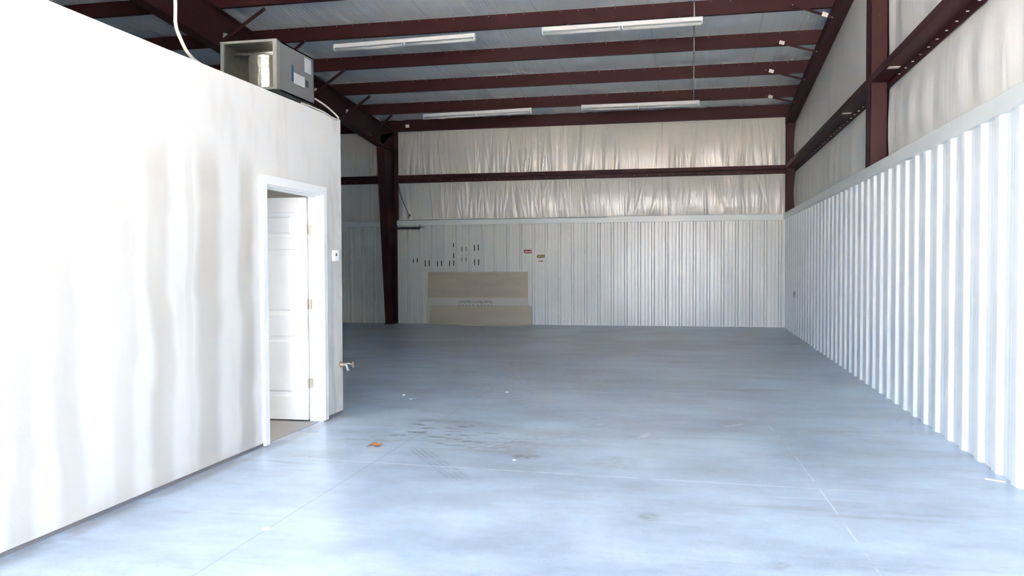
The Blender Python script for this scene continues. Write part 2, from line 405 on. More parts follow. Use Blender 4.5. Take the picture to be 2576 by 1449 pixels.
o = blanket('insulation_blanket', VINYL_B, XC+.1, XR+.02, YB+.17, [(2.56, 3.52), (3.66, 4.86)], 'x', .042, 13, .019)
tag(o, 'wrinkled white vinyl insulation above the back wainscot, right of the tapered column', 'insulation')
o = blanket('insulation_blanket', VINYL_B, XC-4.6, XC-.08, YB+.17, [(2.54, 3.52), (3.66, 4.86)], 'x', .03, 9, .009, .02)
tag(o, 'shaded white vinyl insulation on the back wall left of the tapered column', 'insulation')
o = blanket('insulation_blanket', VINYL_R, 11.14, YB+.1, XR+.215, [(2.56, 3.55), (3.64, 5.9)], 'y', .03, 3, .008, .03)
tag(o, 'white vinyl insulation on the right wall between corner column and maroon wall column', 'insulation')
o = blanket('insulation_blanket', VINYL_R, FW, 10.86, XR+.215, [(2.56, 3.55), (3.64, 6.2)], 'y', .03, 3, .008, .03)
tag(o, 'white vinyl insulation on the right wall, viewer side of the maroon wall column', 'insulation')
# roof blanket = ceiling
ys = [YB+.25]; k = 0
pur = [YB - i*PP for i in range(0, 8)]
edges = pur + [RIDGE-.02]
front_p = [RIDGE - .8 - i*PP for i in range(6)]
rows = []
for a0, b0 in list(zip(edges[:-1], edges[1:])) + [(RIDGE-.02, front_p[0])] + list(zip(front_p[:-1], front_p[1:])) + [(front_p[-1], FW-.1)]:
    for j in range(9):
        t = j/9; yy = a0+(b0-a0)*t; rows.append((yy, zpb(yy)+.29-.055*math.sin(math.pi*t)**.7))
rows.append((FW-.1, zpb(FW-.1)+.29)); rows.insert(0, (YB+.36, zpb(YB)+.26))
X = np.arange(XW, XR+.36, .06); B = MB(); n = len(X); vs = []
ph = rng.uniform(0, 6.28, 6)
for r, (yy, zz) in enumerate(rows):
    for xx in X:
        f = abs(((xx+6.17)/1.828) % 1 - .5)
        seam = -.014*math.exp(-((.5-f)/.015)**2)
        d = .006*math.sin(xx*5.1+ph[0]+yy*.3)+.004*math.sin(xx*11.3+ph[1]+yy)+.003*math.sin(xx*23+ph[2]+yy*.7)
        vs.append((float(xx), yy, zz+seam+d))
B.add(vs, [(r*n+i, (r+1)*n+i, (r+1)*n+i+1, r*n+i+1) for r in range(len(rows)-1) for i in range(n-1)])
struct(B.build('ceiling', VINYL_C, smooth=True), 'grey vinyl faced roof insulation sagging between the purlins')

# ------------------------------------------------------------------ steel
def zsec(y, zb, h=.25, fl=.065, t=.012, lip=.018):   # Z profile in (y,z): web at y, bottom flange towards viewer
    return [(y, zb+h), (y+fl, zb+h), (y+fl, zb+h-t), (y+t, zb+h-t), (y+t, zb), (y-fl, zb), (y-fl, zb+lip), (y-fl+t, zb+lip), (y-fl+t, zb+t), (y, zb+t)]
ordw = ['first', 'second', 'third', 'fourth', 'fifth', 'sixth', 'seventh']
for i in range(1, 8):
    y = YB-PP*i; z = zpb(y)
    r = thing('roof_purlin', 'maroon steel roof purlin, %s one out from the eave beam on the back wall' % ordw[i-1], 'purlin', (XC, y, z), 'roof purlins')
    MB().extrude(zsec(y, z), XW, XR+.1).build('beam', RED, r)
    if i <= 5:
        o0 = MB().tube([(XR-.3, y+.03+.09*SL, z+.29), (XR-.3, y-.012, z+.215)], .004, 5).build('roofing_screw', GALV, r)
        for k in range(1, 31):
            oc = o0.copy(); C.objects.link(oc); oc.parent = r; oc.location.x = o0.location.x-k*.3
r = thing('eave_beam', 'dark maroon eave beam along the top of the back wall', 'beam', (XC, YB, HE))
MB().extrude(zsec(YB+.02, HE-.0, .29, .07), XW, XR+.1).build('beam', RED, r)
tg = MB().box(-6.985, -6.895, YB-.006, YB+.02, 4.89, 4.965).build('paper_tag', TAG, r); tg['label'] = 'small cream paper tag'
# back girts
def girt(name, lab, u0, u1, plane, sgn, axis, zc=GZ):
    r = thing(name, lab, 'girt', ((u0, plane, zc) if axis == 'x' else (plane, u0, zc)), 'wall girts')
    t = .01
    prof = [(0, .085), (0, 0), (.19, 0), (.19, -.085), (.2, -.085), (.2, .01), (.01, .01), (.01, .085)]
    pf = [(plane+p*sgn, zc+q) for p, q in prof]
    B = MB()
    if axis == 'x': B.extrude(pf, u0, u1, 'x')
    else: B.extrude(pf, u0, u1, 'y')
    B.build('rail', RED, r)
    n = int((u1-u0-.3)/.3); u = u0+.2; p0 = plane+.205*sgn; p1 = plane+.165*sgn
    o0 = (MB().tube([(u, p0, zc-.045), (u, p1, zc-.045)], .006, 5) if axis == 'x' else MB().tube([(p0, u, zc-.045), (p1, u, zc-.045)], .006, 5)).build('screw', GALV, r)
    for i in range(1, n):
        oc = o0.copy(); C.objects.link(oc); oc.parent = r
        if axis == 'x': oc.location.x += i*.3
        else: oc.location.y += i*.3
    return r
girt('wall_girt', 'long maroon girt crossing the back wall insulation right of the tapered column', XC+.1, XR-.0, YB, 1, 'x')
girt('wall_girt', 'dark maroon girt on the back wall left of the tapered column', XW, XC-.1, YB, 1, 'x')
g3 = girt('wall_girt', 'maroon girt on the right wall between the corner and the maroon wall column', 11.13, YB-.02, XR, 1, 'y')
g4 = girt('wall_girt', 'maroon girt on the right wall, viewer side of the maroon wall column', FW, 10.86, XR, 1, 'y')
for g, yy in ((g3, 12.9), (g4, 10.0)):
    q = MB().box(XR+.03, XR+.15, yy, yy+.10, GZ-.004, GZ+.001).build('paper_tag', TAG, g); q['label'] = 'small cream paper tag'

# left tapered column + rafter (inner main frame)
r = thing('tapered_column', 'dark maroon tapered steel column standing at the back wall', 'column', (XC, YB, 0))
def web_frame(bm, pin, pout, w=.2, t=.014):
    # pin / pout : lists of (y,z) for inner and outer edges
    n = len(pin)
    for i in range(n-1):
        a, b2, c2, d = pin[i], pin[i+1], pout[i+1], pout[i]
        bm.hexa([(XC-.006, a[0], a[1]), (XC+.006, a[0], a[1]), (XC+.006, d[0], d[1]), (XC-.006, d[0], d[1]), (XC-.006, b2[0], b2[1]), (XC+.006, b2[0], b2[1]), (XC+.006, c2[0], c2[1]), (XC-.006, c2[0], c2[1])])
def plate(bm, p, q, off, w=.2):
    # flange plate between (y,z) points p,q with thickness offset vector off
    bm.hexa([(XC-w/2, p[0], p[1]), (XC+w/2, p[0], p[1]), (XC+w/2, p[0]+off[0], p[1]+off[1]), (XC-w/2, p[0]+off[0], p[1]+off[1]),
             (XC-w/2, q[0], q[1]), (XC+w/2, q[0], q[1]), (XC+w/2, q[0]+off[0], q[1]+off[1]), (XC-w/2, q[0]+off[0], q[1]+off[1])])
kin = (19.30, 4.33)
B = MB(); web_frame(B, [(19.84, .02), (19.33, 4.30)], [(YB+.1, .02), (YB+.1, 4.30)]); B.build('web', RED, r)
B = MB(); plate(B, (19.84, .02), (19.33, 4.30), (-.016, 0)); B.build('inner_flange', RED, r)
B = MB(); plate(B, (YB+.1, .02), (YB+.1, 4.78), (.016, 0)); B.build('outer_flange', RED, r)
B = MB(); B.box(XC-.12, XC+.12, 19.8, YB+.13, 0, .02); B.build('base_plate', RED, r)
B = MB(); plate(B, (19.33, 4.31), (YB+.1, 4.36), (0, -.014), .19); B.build('stiffener', RED, r)
r2 = thing('roof_rafter', 'dark maroon tapered rafter rising from the tapered column over the white office', 'rafter', (XC, YB, 4.3))
lowp = [(19.33, 4.335), (16.9, 4.58), (13.5, 4.80), (10.2, 5.07), (RIDGE, 5.2)]
topp = [(YB+.1, zpb(YB)-.01), (16.9, zpb(16.9)-.01), (13.5, zpb(13.5)-.01), (10.2, zpb(10.2)-.01), (RIDGE, zpb(RIDGE)-.01)]
B = MB(); web_frame(B, lowp, topp); web_frame(B, [(19.33, 4.335), (YB+.1, 4.37)], [(19.33, 4.6), (YB+.1, zpb(YB)-.01)])
B.build('web', RED, r2)
B = MB()
for i in range(4): plate(B, lowp[i], lowp[i+1], (0, -.016))
B.build('lower_flange', RED, r2)
B = MB()
for i in range(4): plate(B, topp[i], topp[i+1], (0, -.016))
B.build('upper_flange', RED, r2)
# front half of frame (beyond the view, above the office)
B = MB(); web_frame(B, [(RIDGE, 5.2), (FW+.5, 4.6)], [(RIDGE, zpb(RIDGE)-.01), (FW+.5, zpb(FW+.5)-.01)]); plate(B, (RIDGE, 5.2), (FW+.5, 4.6), (0, -.016)); B.build('front_half', RED, r2)

# endwall columns (C sections, web facing the viewer)
def ccol(lab, y0, z0, z1, wy):
    r = thing('wall_column', lab, 'column', (XR+.1, y0, z0))
    B = MB(); B.box(XR+.006, XR+.205, y0, y0+.012, z0, z1); B.build('web', RED, r)
    B = MB(); B.box(XR+.004, XR+.014, y0, y0+wy, z0, z1); B.box(XR+.004, XR+.024, y0+wy-.012, y0+wy, z0, z1); B.build('inner_flange', RED, r)
    B = MB(); B.box(XR+.195, XR+.207, y0, y0+wy, z0, z1); B.build('outer_flange', RED, r)
    return r
ccol('maroon steel wall column rising behind the right wainscot, nearest the viewer', 10.87, 0, zpb(10.87)-.13, .25)
c2 = ccol('maroon steel corner column where the back and right walls meet', YB-.02, 0, HE-.13, .12)
# endwall rafter
r = thing('roof_rafter', 'maroon channel rafter sloping up along the top of the right wall', 'rafter', (XR+.1, YB, HE))
def slope_box(bm, x0, x1, ya, yb, dz0, dz1):
    bm.hexa([(x0, ya, zpb(ya)+dz0), (x1, ya, zpb(ya)+dz0), (x1, yb, zpb(yb)+dz0), (x0, yb, zpb(yb)+dz0), (x0, ya, zpb(ya)+dz1), (x1, ya, zpb(ya)+dz1), (x1, yb, zpb(yb)+dz1), (x0, yb, zpb(yb)+dz1)])
B = MB(); slope_box(B, XR-.002, XR+.012, RIDGE, YB+.1, -.13, .0); slope_box(B, XR-.002, XR+.012, FW, RIDGE, -.13, .0); B.build('web', RED, r)
B = MB(); slope_box(B, XR-.002, XR+.205, RIDGE, YB+.1, -.145, -.13); slope_box(B, XR-.002, XR+.205, FW, RIDGE, -.145, -.13); B.build('lower_flange', RED, r)
B = MB(); slope_box(B, XR+.19, XR+.2, RIDGE, YB+.1, -.13, .26); slope_box(B, XR+.19, XR+.2, FW, RIDGE, -.13, .26); B.build('closure', RED, r)

# flange braces
def brace(lab, p, q, tagp=None, grp='flange braces'):
    p, q = Vector(p), Vector(q); r = thing('flange_brace', lab, 'brace', tuple((p+q)/2), grp)
    d = (q-p).normalized(); B = MB(); n = Vector((0, 1, 0)); u = d.cross(n).normalized()
    for (w1, w2, o1, o2) in ((-.02, .02, 0, .005), (-.02, -.015, 0, .035)):
        pts = []
        for P in (p, q):
            for a_, b_ in ((w1, o1), (w2, o1), (w2, o2), (w1, o2)): pts.append(P+u*a_-n*b_)
        B.hexa(pts)
    B.build('angle_bar', RED, r)
    if tagp:
        t = p.lerp(q, tagp); B = MB(); a = d*.045; bb = u*.032
        pts = [t-a-bb, t+a-bb, t+a+bb, t-a+bb]; B.hexa([x_-n*.036 for x_ in pts]+[x_-n*.041 for x_ in pts]); o = B.build('paper_tag', TAG, r); o['label'] = 'small cream paper tag'
    B = MB()
    for P in (p+d*.02, q-d*.02): B.tube([P-n*.012, P+n*.006], .010, 6)
    B.build('bolts', GALV, r)
RB = [(1, 1.50, 4.965, 4.80, .17), (2, 1.36, 5.155, 4.93, .16), (3, 1.42, 5.275, 5.065, .13), (4, 1.49, 5.43, 5.19, .80)]
for i, xa, za, zb_, tp in RB:
    y = YB-PP*i-.09
    brace('maroon brace with cream tag at the right wall, on the %s purlin out' % ordw[i-1], (xa, y, za), (XR+.01, y, zb_), tp)
for i, xa, za, tp in ((1, -6.71, 4.915, None), (2, -6.62, 5.02, None), (3, -6.5, 5.21, None), (4, -6.55, 5.36, None), (5, -6.45, 5.43, None)):
    y = YB-PP*i-.085; zl = float(np.interp(y, [p_[0] for p_ in lowp[::-1]], [p_[1] for p_ in lowp[::-1]]))
    brace('dark brace down to the rafter over the office, from the %s purlin out' % ordw[i-1], (xa, y, za), (XC+.1, y, zl+.03))
for y, z in ((12.4, 5.147), (15.72, 4.944), (17.3, 4.805)):
    o = MB().hexa([(XC+.008, y-.07, z-.06), (XC+.014, y-.07, z-.06), (XC+.014, y+.05, z-.045), (XC+.008, y+.05, z-.045), (XC+.008, y-.05, z+.04), (XC+.014, y-.05, z+.04), (XC+.014, y+.07, z+.055), (XC+.008, y+.07, z+.055)]).build('paper_tag', TAG, r2); o['label'] = 'small cream paper tag'

# ------------------------------------------------------------------ office (left)
DY0, DY1, DH = 6.255, 7.335, 2.125     # rough opening of the office door
T = .12
b = MB()
b.extrude([(FW, .03), (DY0, .03), (DY0, DH), (DY1, DH), (DY1, .03), (YE, .03), (YE, HP), (FW, HP)], XL-T, XL, 'x')
o = b.build('wall_left', DRYWALL, bevel=.005); struct(o, 'white drywall office wall with uneven joint compound bands and a doorway')
b = MB(); b.box(XL-T+.005, XL-.02, FW, DY0-.02, 0, .03); b.box(XL-T+.005, XL-.02, DY1+.02, YE-.02, 0, .03); struct(b.build('baseboard_left', PLATE), 'dark sill plate showing under the office wall')
XO = -7.1
b = MB(); b.box(XO, XL-T, YE-T, YE, 0, HP-.0); struct(b.build('wall_office_back', DRYWALL))
b = MB(); b.box(XO-T, XO, FW, YE, 0, HP); struct(b.build('wall_office_left', DRYWALL))
b = MB(); b.box(XO, XL-T, FW, FW+.12, 0, .9); b.box(XO, XL-T, FW, FW+.12, 2.3, HP); b.box(XO, -6.5, FW, FW+.12, .9, 2.3); b.box(-4.2, XL-T, FW, FW+.12, .9, 2.3)
struct(b.build('wall_office_front', DRYWALL))
b = MB(); b.box(XO-T, XL-T, FW, YE, HP-.14, HP-.06); struct(b.build('ceiling_office', WPAINT))
b = MB(); b.box(XO-T+.01, XL-T-.001, FW, YE-.01, HP-.05, HP-.004); struct(b.build('ceiling_office.001', simple('added_dark_deck', (.13, .10, .07), .85)))  # unseen dark deck, added to cut bounce onto the rafter and left bay
b = MB(); b.box(XO, XL-.03, FW+.12, YE-T, 0, .004); struct(b.build('floor_office', OFFICE_FLOOR))
r = thing('added_office_light', 'added flat white ceiling light, unseen inside the office, brightening the open doorway', 'light fixture', (-5.0, 4.2, HP-.15))  # unseen fixture and lamp, added to keep the open doorway bright
MB().box(-5.3, -4.7, 3.9, 4.5, HP-.18, HP-.141).build('panel', WPLASTIC, r)
al = bpy.data.lights.new('doorway_fill_lamp', 'AREA'); al.shape = 'SQUARE'; al.size = .55; al.energy = 14; al.color = (1, .97, .92)
ao = bpy.data.objects.new('doorway_fill_lamp', al); C.objects.link(ao); ao.location = (-5.0, 4.2, HP-.19)
# door
d = bpy.data.objects.new('door_1', None); C.objects.link(d); d.location = (XL, DY1, 0); struct(d, 'white six panel office door standing ajar in its frame')
b = MB()
jt = .02
b.box(XL-T-.01, XL+.004, DY0, DY0+jt, .0, DH); b.box(XL-T-.01, XL+.004, DY1-jt, DY1, .0, DH); b.box(XL-T-.01, XL+.004, DY0+jt, DY1-jt, DH-jt, DH)
b.box(XL-.085, XL-.05, DY0+jt, DY0+jt+.012, 0, DH-jt); b.box(XL-.085, XL-.05, DY1-jt-.012, DY1-jt, 0, DH-jt); b.box(XL-.085, XL-.05, DY0+jt+.012, DY1-jt-.012, DH-jt-.012, DH-jt)
b.build('jamb', WPAINT, d)
cw, cth = .075, .022
b = MB()
b.box(XL, XL+cth, DY0-cw+.01, DY0+.006, .01, DH+cw-.01); b.box(XL, XL+cth, DY1-.006, DY1+cw-.01, .01, DH+cw-.01); b.box(XL, XL+cth, DY0+.006, DY1-.006, DH-.006, DH+cw-.01)
b.build('casing', WPAINT, d)
# slab, hinged at far jamb on the office side, swung inwards
hx, hy = XL-T-.004, DY1-jt-.004
W, DT, HH = 1.02, .035, DH-jt-.012
ang = math.radians(-2)         # slab direction, measured from -X towards -Y
leaf = bpy.data.objects.new('tmp', None)
def L(u, v_, z): # u along width from hinge, v thickness (towards viewer positive)
    dx, dy = -math.cos(ang), math.sin(ang)
    nx, ny = math.sin(ang)*-1, -math.cos(ang)
    return (hx+dx*u+nx*v_, hy+dy*u+ny*v_, z)
def lbox(B, u0, u1, v0, v1, z0, z1, ins=0):
    B.hexa([L(u0, v0, z0), L(u1, v0, z0), L(u1, v0-0, z0), L(u0, v0, z0)][:0] or [L(u0, v0, z0), L(u1, v0, z0), L(u1-ins, v1, z0+ins), L(u0+ins, v1, z0+ins), L(u0, v0, z1), L(u1, v0, z1), L(u1-ins, v1, z1-ins), L(u0+ins, v1, z1-ins)])
B = MB()
z0s = .018
stiles = [(0.006, .13), (.455, .565), (.89, W)]
rails = [(z0s, .24), (.80, 1.0), (1.61, 1.72), (1.955, HH)]
for a_, b_ in stiles: lbox(B, a_, b_, 0, DT, z0s, HH)
for zz0, zz1 in rails: lbox(B, .006, W, .0005, DT-.0005, zz0, zz1)
lbox(B, .006, W, .010, DT-.012, z0s, HH)
for ua, ub in ((.13, .455), (.565, .89)):
    for za_, zb2 in ((.24, .80), (1.0, 1.61), (1.72, 1.955)):
        lbox(B, ua+.035, ub-.035, DT-.012, DT-.003, za_+.035, zb2-.035, .018)
B.build('door_panel', WPAINT, d, bevel=.003)
for zh in (1.795, 1.10, .36):
    B = MB(); B.tube([(hx+.012, hy-.012, zh-.048), (hx+.012, hy-.012, zh+.048)], .008, 10)
    B.box(hx+.012, hx+.06, hy+.0, hy+.006, zh-.045, zh+.045); B.hexa([L(.0, DT-.001, zh-.045), L(.012, DT-.001, zh-.045), L(.012, DT+.003, zh-.045), L(.0, DT+.003, zh-.045), L(.0, DT-.001, zh+.045), L(.012, DT-.001, zh+.045), L(.012, DT+.003, zh+.045), L(.0, DT+.003, zh+.045)])
    h = B.build('hinge', HINGE, d); h['label'] = 'worn brass hinge'

# thermostat
ty, tz = 7.60, 1.555
r = thing('thermostat', 'small white wall thermostat beside the office door casing', 'thermostat', (XL, ty, tz))
B = MB(); B.box(XL, XL+.028, ty-.052, ty+.058, tz-.055, tz+.052); B.build('housing', WPLASTIC, r, bevel=.008)
B = MB(); B.box(XL+.0275, XL+.0295, ty-.022, ty+.008, tz-.005, tz+.022); B.build('display', DARKGLASS, r)
B = MB(); B.box(XL+.0275, XL+.031, ty+.014, ty+.028, tz-.008, tz+.024); B.tube([(XL+.027, ty+.016, tz-.032), (XL+.031, ty+.016, tz-.032)], .007, 10); B.build('button', WPLASTIC, r)
# hose bibb on the office corner
by, bz = 7.72, .49
r = thing('hose_spigot', 'aged brass hose spigot with wheel handle on the office wall corner', 'faucet', (XL, by, bz))
B = MB(); B.tube([(XL, by, bz), (XL+.006, by, bz)], .032, 14); B.tube([(XL, by, bz), (XL+.03, by, bz), (XL+.055, by, bz)], [.016, .013, .016], 10); B.build('flange', BRASS, r, smooth=False)
B = MB(); B.tube([(XL+.045, by, bz+.01), (XL+.06, by, bz-.004), (XL+.075, by-.004, bz-.025), (XL+.085, by-.008, bz-.05)], [.014, .015, .013, .014], 10)
B.tube([(XL+.082, by-.007, bz-.042), (XL+.088, by-.009, bz-.060)], .017, 10); B.build('spout', GALV, r, smooth=True)
B = MB(); B.tube([(XL+.05, by, bz+.002), (XL+.085, by+.004, bz+.012), (XL+.125, by+.008, bz+.0)], [.012, .008, .007], 8); B.build('stem', BRASS, r, smooth=True)
B = MB(); cc = Vector((XL+.13, by+.008, bz)); ax_ = Vector((.95, .15, .1)).normalized(); a1 = ax_.cross(Vector((0, 0, 1))).normalized(); a2 = ax_.cross(a1)
ring = [cc+(a1*math.cos(t_*math.pi/8)+a2*math.sin(t_*math.pi/8))*(.026+.003*math.cos(5*t_*math.pi/8)) for t_ in range(17)]
B.tube(ring, .006, 8, cap=False)
for t_ in range(5):
    q = a1*math.cos(t_*1.2566)+a2*math.sin(t_*1.2566); B.tube([cc, cc+q*.026], .004, 6)
B.tube([cc-ax_*.008, cc+ax_*.008], .009, 8); B.build('wheel_handle', BRASS, r, smooth=True)

# air handler on the office roof edge
ax0, ax1, ay0, ay1, az0, az1 = -3.925, -3.415, 6.57, 7.30, 2.945, 3.365
r = thing('air_handler', 'grey metal air handler box with open end lying on top of the white office', 'air handler', (ax0, ay0, az0))
t = .012
B = MB(); B.box(ax0, ax0+t, ay0, ay1, az0, az1); B.box(ax1-t, ax1, ay0+.0, ay1, az0, az1); B.box(ax0, ax1, ay0, ay1, az1-t, az1); B.box(ax0, ax1, ay0, ay1, az0, az0+t); B.box(ax0, ax1, ay1-t, ay1, az0, az1)
B.build('cabinet', GREY, r)
B = MB(); f = .028
B.box(ax0-.002, ax0+f, ay0-.006, ay0+.02, az0, az1); B.box(ax1-f, ax1+.002, ay0-.006, ay0+.02, az0, az1); B.box(ax0+f, ax1-f, ay0-.006, ay0+.02, az1-f+.008, az1); B.box(ax0+f, ax1-f, ay0-.006, ay0+.02, az0, az0+f-.008)
B.box(ax1+.002, ax1+.006, ay0-.002, ay0+.055, az0, az1)
B.build('end_flange', GALV_D, r)
B = MB(); B.box(ax0+t, ax0+t+.004, ay0+.02, ay1-t, az0+t, az1-t); B.box(ax1-t-.004, ax1-t, ay0+.02, ay1-t, az0+t, az1-t); B.box(ax0+t, ax1-t, ay0+.02, ay1-t, az1-t-.004, az1-t); B.box(ax0+t, ax1-t, ay1-t-.004, ay1-t, az0+t, az1-t)
B.build('foil_lining', FOIL, r)
B = MB(); B.tube([(ax0+.31, ay0+.20, az0+.02), (ax0+.31, ay0+.20, az1-.10)], .145, 28)
B.build('blower_housing', FOIL, r, smooth=False, bevel=.01)
B = MB(); B.tube([(ax0+.05, ay0+.14, az1-.075), (ax1-.03, ay0+.14, az1-.095)], .014, 10); B.tube([(ax0+.05, ay0+.20, az1-.055), (ax1-.03, ay0+.20, az1-.06)], .012, 10); B.build('coil_pipes', FOIL, r, smooth=True)
# labels on the side facing the hall (x = ax1)
xl = ax1+.0008
def lab(y0, y1, z0, z1, mat, nm, x_=0.001, par=r):
    return MB().box(xl, xl+x_, y0, y1, z0, z1).build(nm, mat, par)
o = lab(7.10, 7.235, 3.205, 3.335, LAB, 'label_sheet'); o['label'] = 'white printed sheet near the far top corner'
for k in range(7): MB().box(xl+.001, xl+.0014, 7.11, 7.225, 3.215+k*.016, 3.219+k*.016).build('print_line', LABG, o)
o = lab(6.845, 6.885, 3.07, 3.215, BLUE, 'badge'); o['label'] = 'blue vertical badge with white lettering'
MB().box(xl+.001, xl+.0014, 6.855, 6.872, 3.14, 3.20).build('badge_lettering', LAB, o); MB().box(xl+.001, xl+.0014, 6.855, 6.875, 3.085, 3.125).build('badge_lettering', LABG, o)
o = lab(6.885, 7.10, 3.06, 3.155, LAB, 'label_sheet'); MB().box(xl, xl+.001, 7.00, 7.11, 3.005, 3.06).build('label_flap', LAB, o)
MB().box(xl+.001, xl+.0014, 6.90, 6.96, 3.066, 3.09).build('print_block', LABG, o); MB().box(xl+.001, xl+.0014, 7.0, 7.04, 3.09, 3.145).build('print_block', LABG, o)
for k in range(4): MB().box(xl+.001, xl+.0014, 7.045+k*.014, 7.052+k*.014, 3.02, 3.14).build('print_stripe', LABP, o)
for yy in (7.125, 7.155): lab(yy, yy+.018, 3.075, 3.135, BLACK, 'black_sticker')
B = MB(); B.box(ax0+.03, ax0+.08, ay0+.05, ay1-.05, HP, az0); B.box(ax1-.22, ax1-.16, ay0+.05, ay1-.05, HP, az0); B.build('wood_sleeper', WOODM, r)

# cables
def bez(pts, n=10):
    out = []; P = [Vector(p) for p in pts]; P = [P[0]*2-P[1]] + P + [P[-1]*2-P[-2]]
    for i in range(1, len(P)-2):
        for k in range(n):
            t_ = k/n; a_, b_, c3, d3 = P[i-1:i+3]
            out.append(.5*((2*b_)+(c3-a_)*t_+(2*a_-5*b_+4*c3-d3)*t_*t_+(3*b_-a_-3*c3+d3)*t_**3))
    out.append(P[-2]); return out
o = MB().tube(bez([(-3.45, 5.22, zpb(5.22)+.22), (-3.45, 5.22, 4.4), (-3.45, 5.21, 3.28), (-3.45, 5.21, 3.11), (-3.45, 5.27, 3.02), (-3.45, 5.34, 2.955), (-3.45, 5.44, 2.918), (-3.45, 5.6, 2.900), (-3.46, 6.1, 2.898), (-3.50, 6.50, 2.91)]), .0125, 10).build('flex_conduit', CABLE, smooth=True)
tag(o, 'cream flexible conduit dropping from the roof onto the top of the office wall', 'conduit')
o = MB().tube(bez([(-3.39, 6.98, 2.900), (-3.385, 7.10, 2.902), (-3.385, 7.22, 2.903), (-3.372, 7.38, 2.896), (-3.355, 7.52, 2.874), (-3.352, 7.62, 2.865), (-3.36, 7.70, 2.872), (-3.385, 7.765, 2.905), (-3.415, 7.745, 2.945), (-3.44, 7.62, 2.990), (-3.46, 7.45, 3.022), (-3.48, 7.34, 3.035)]), .0085, 10).build('cable_loop', CABLE, smooth=True)
tag(o, 'cream cable looped beside the air handler on the office wall corner', 'cable')
o = MB().tube(bez([(-4.75, 6.9, 2.93), (-4.5, 6.85, 3.05), (-4.25, 6.75, 3.15), (-4.06, 6.62, 3.13), (-4.0, 6.5, 3.0), (-3.99, 6.45, 2.925)]), .035, 12).build('silver_duct', CABLE_S, smooth=True)
tag(o, 'short silver flexible duct arching left of the air handler', 'duct')

# ------------------------------------------------------------------ light fixtures
def fixture(lab_, x0, y0, z0, z1, L_=2.44):
    # z0,z1 : heights at both ends of the upper body edge
    r = thing('strip_light', lab_, 'light fixture', (x0, y0, z0), 'unlit strip lights under the roof purlins')
    def P(u, v_, w_): return (x0+u, y0+v_, z0+(z1-z0)*u/L_+w_)
    def bx(B, u0, u1, v0, v1, w0, w1):
        B.hexa([P(u0, v0, w0), P(u1, v0, w0), P(u1, v1, w0), P(u0, v1, w0), P(u0, v0, w1), P(u1, v0, w1), P(u1, v1, w1), P(u0, v1, w1)])
    B = MB(); prof = [(-.055, 0), (-.05, .06), (-.02, .075), (.02, .075), (.05, .06), (.055, 0)]
    vs = [P(0, a_, b_) for a_, b_ in prof]+[P(L_, a_, b_) for a_, b_ in prof]; n_ = 6
    B.add(vs, [(i, (i+1) % n_, n_+(i+1) % n_, n_+i) for i in range(n_)]+[tuple(range(n_))[::-1], tuple(range(n_, 2*n_))])
    B.build('housing', WPLASTIC, r)
    for u0, u1 in ((.03, 1.19), (1.25, 2.41)):
        for v_ in (-.032, .032):
            MB().tube([P(u0*L_/2.44, v_, -.03), P(u1*L_/2.44, v_, -.03)], .013, 10).build('tube', TUBE, r, smooth=True)
    for u in (.0, 1.19, 1.235, 2.42):
        B = MB(); bx(B, u*L_/2.44, (u+.018)*L_/2.44, -.05, .05, -.048, .002); B.build('lamp_holder', WPLASTIC, r, bevel=.004)
    B = MB()
    for u in (.35, 2.09):
        p0 = P(u, 0, .07); pz = zpb(y0)+.08; yp = min(pur, key=lambda q: abs(q-y0))
        B.tube([p0, (p0[0], yp-.05, zpb(yp)+.005)], .003, 5)
    B.build('hanger_wire', GALV, r)
    return r
fixture('unlit white strip light, front left of the four, nearest the air handler', -5.861, 13.33, 5.092, 5.131, 2.436)
fixture('unlit white strip light, front right of the four, crossed by the grey conduit', -2.279, 13.05, 5.075, 5.085, 2.437)
fixture('unlit white strip light, rear left of the four, near the tapered column top', -5.84, 18.07, 4.745, 4.782, 2.441)
fixture('unlit white strip light, rear right, at the far end of the grey conduit', -2.274, 17.81, 4.745, 4.738, 2.43)
B = MB(); pts = [(.035, 9.0, zpb(9)-.03), (.035, 13.0, zpb(13)-.03), (.035, 17.7, zpb(17.7)-.03), (.035, 17.82, zpb(17.8)-.06), (.035, 17.83, 4.825)]
r = thing('grey_conduit', 'thin grey electrical conduit running under the purlins to the rear right strip light', 'conduit', (.035, 17.8, 4.9))
MB().tube(pts, .0125, 8).build('pipe', GALV, r, smooth=True)
MB().tube([(.035, 13.07, zpb(13)-.03), (.035, 13.07, 5.165)], .0125, 8).build('drop_pipe', GALV, r, smooth=True)
for i in range(2, 8):
    y = YB-PP*i; 
    if y > 9: MB().box(.015, .055, y-.07, y-.01, zpb(y)-.045, zpb(y)).build('strap', GALV, r)

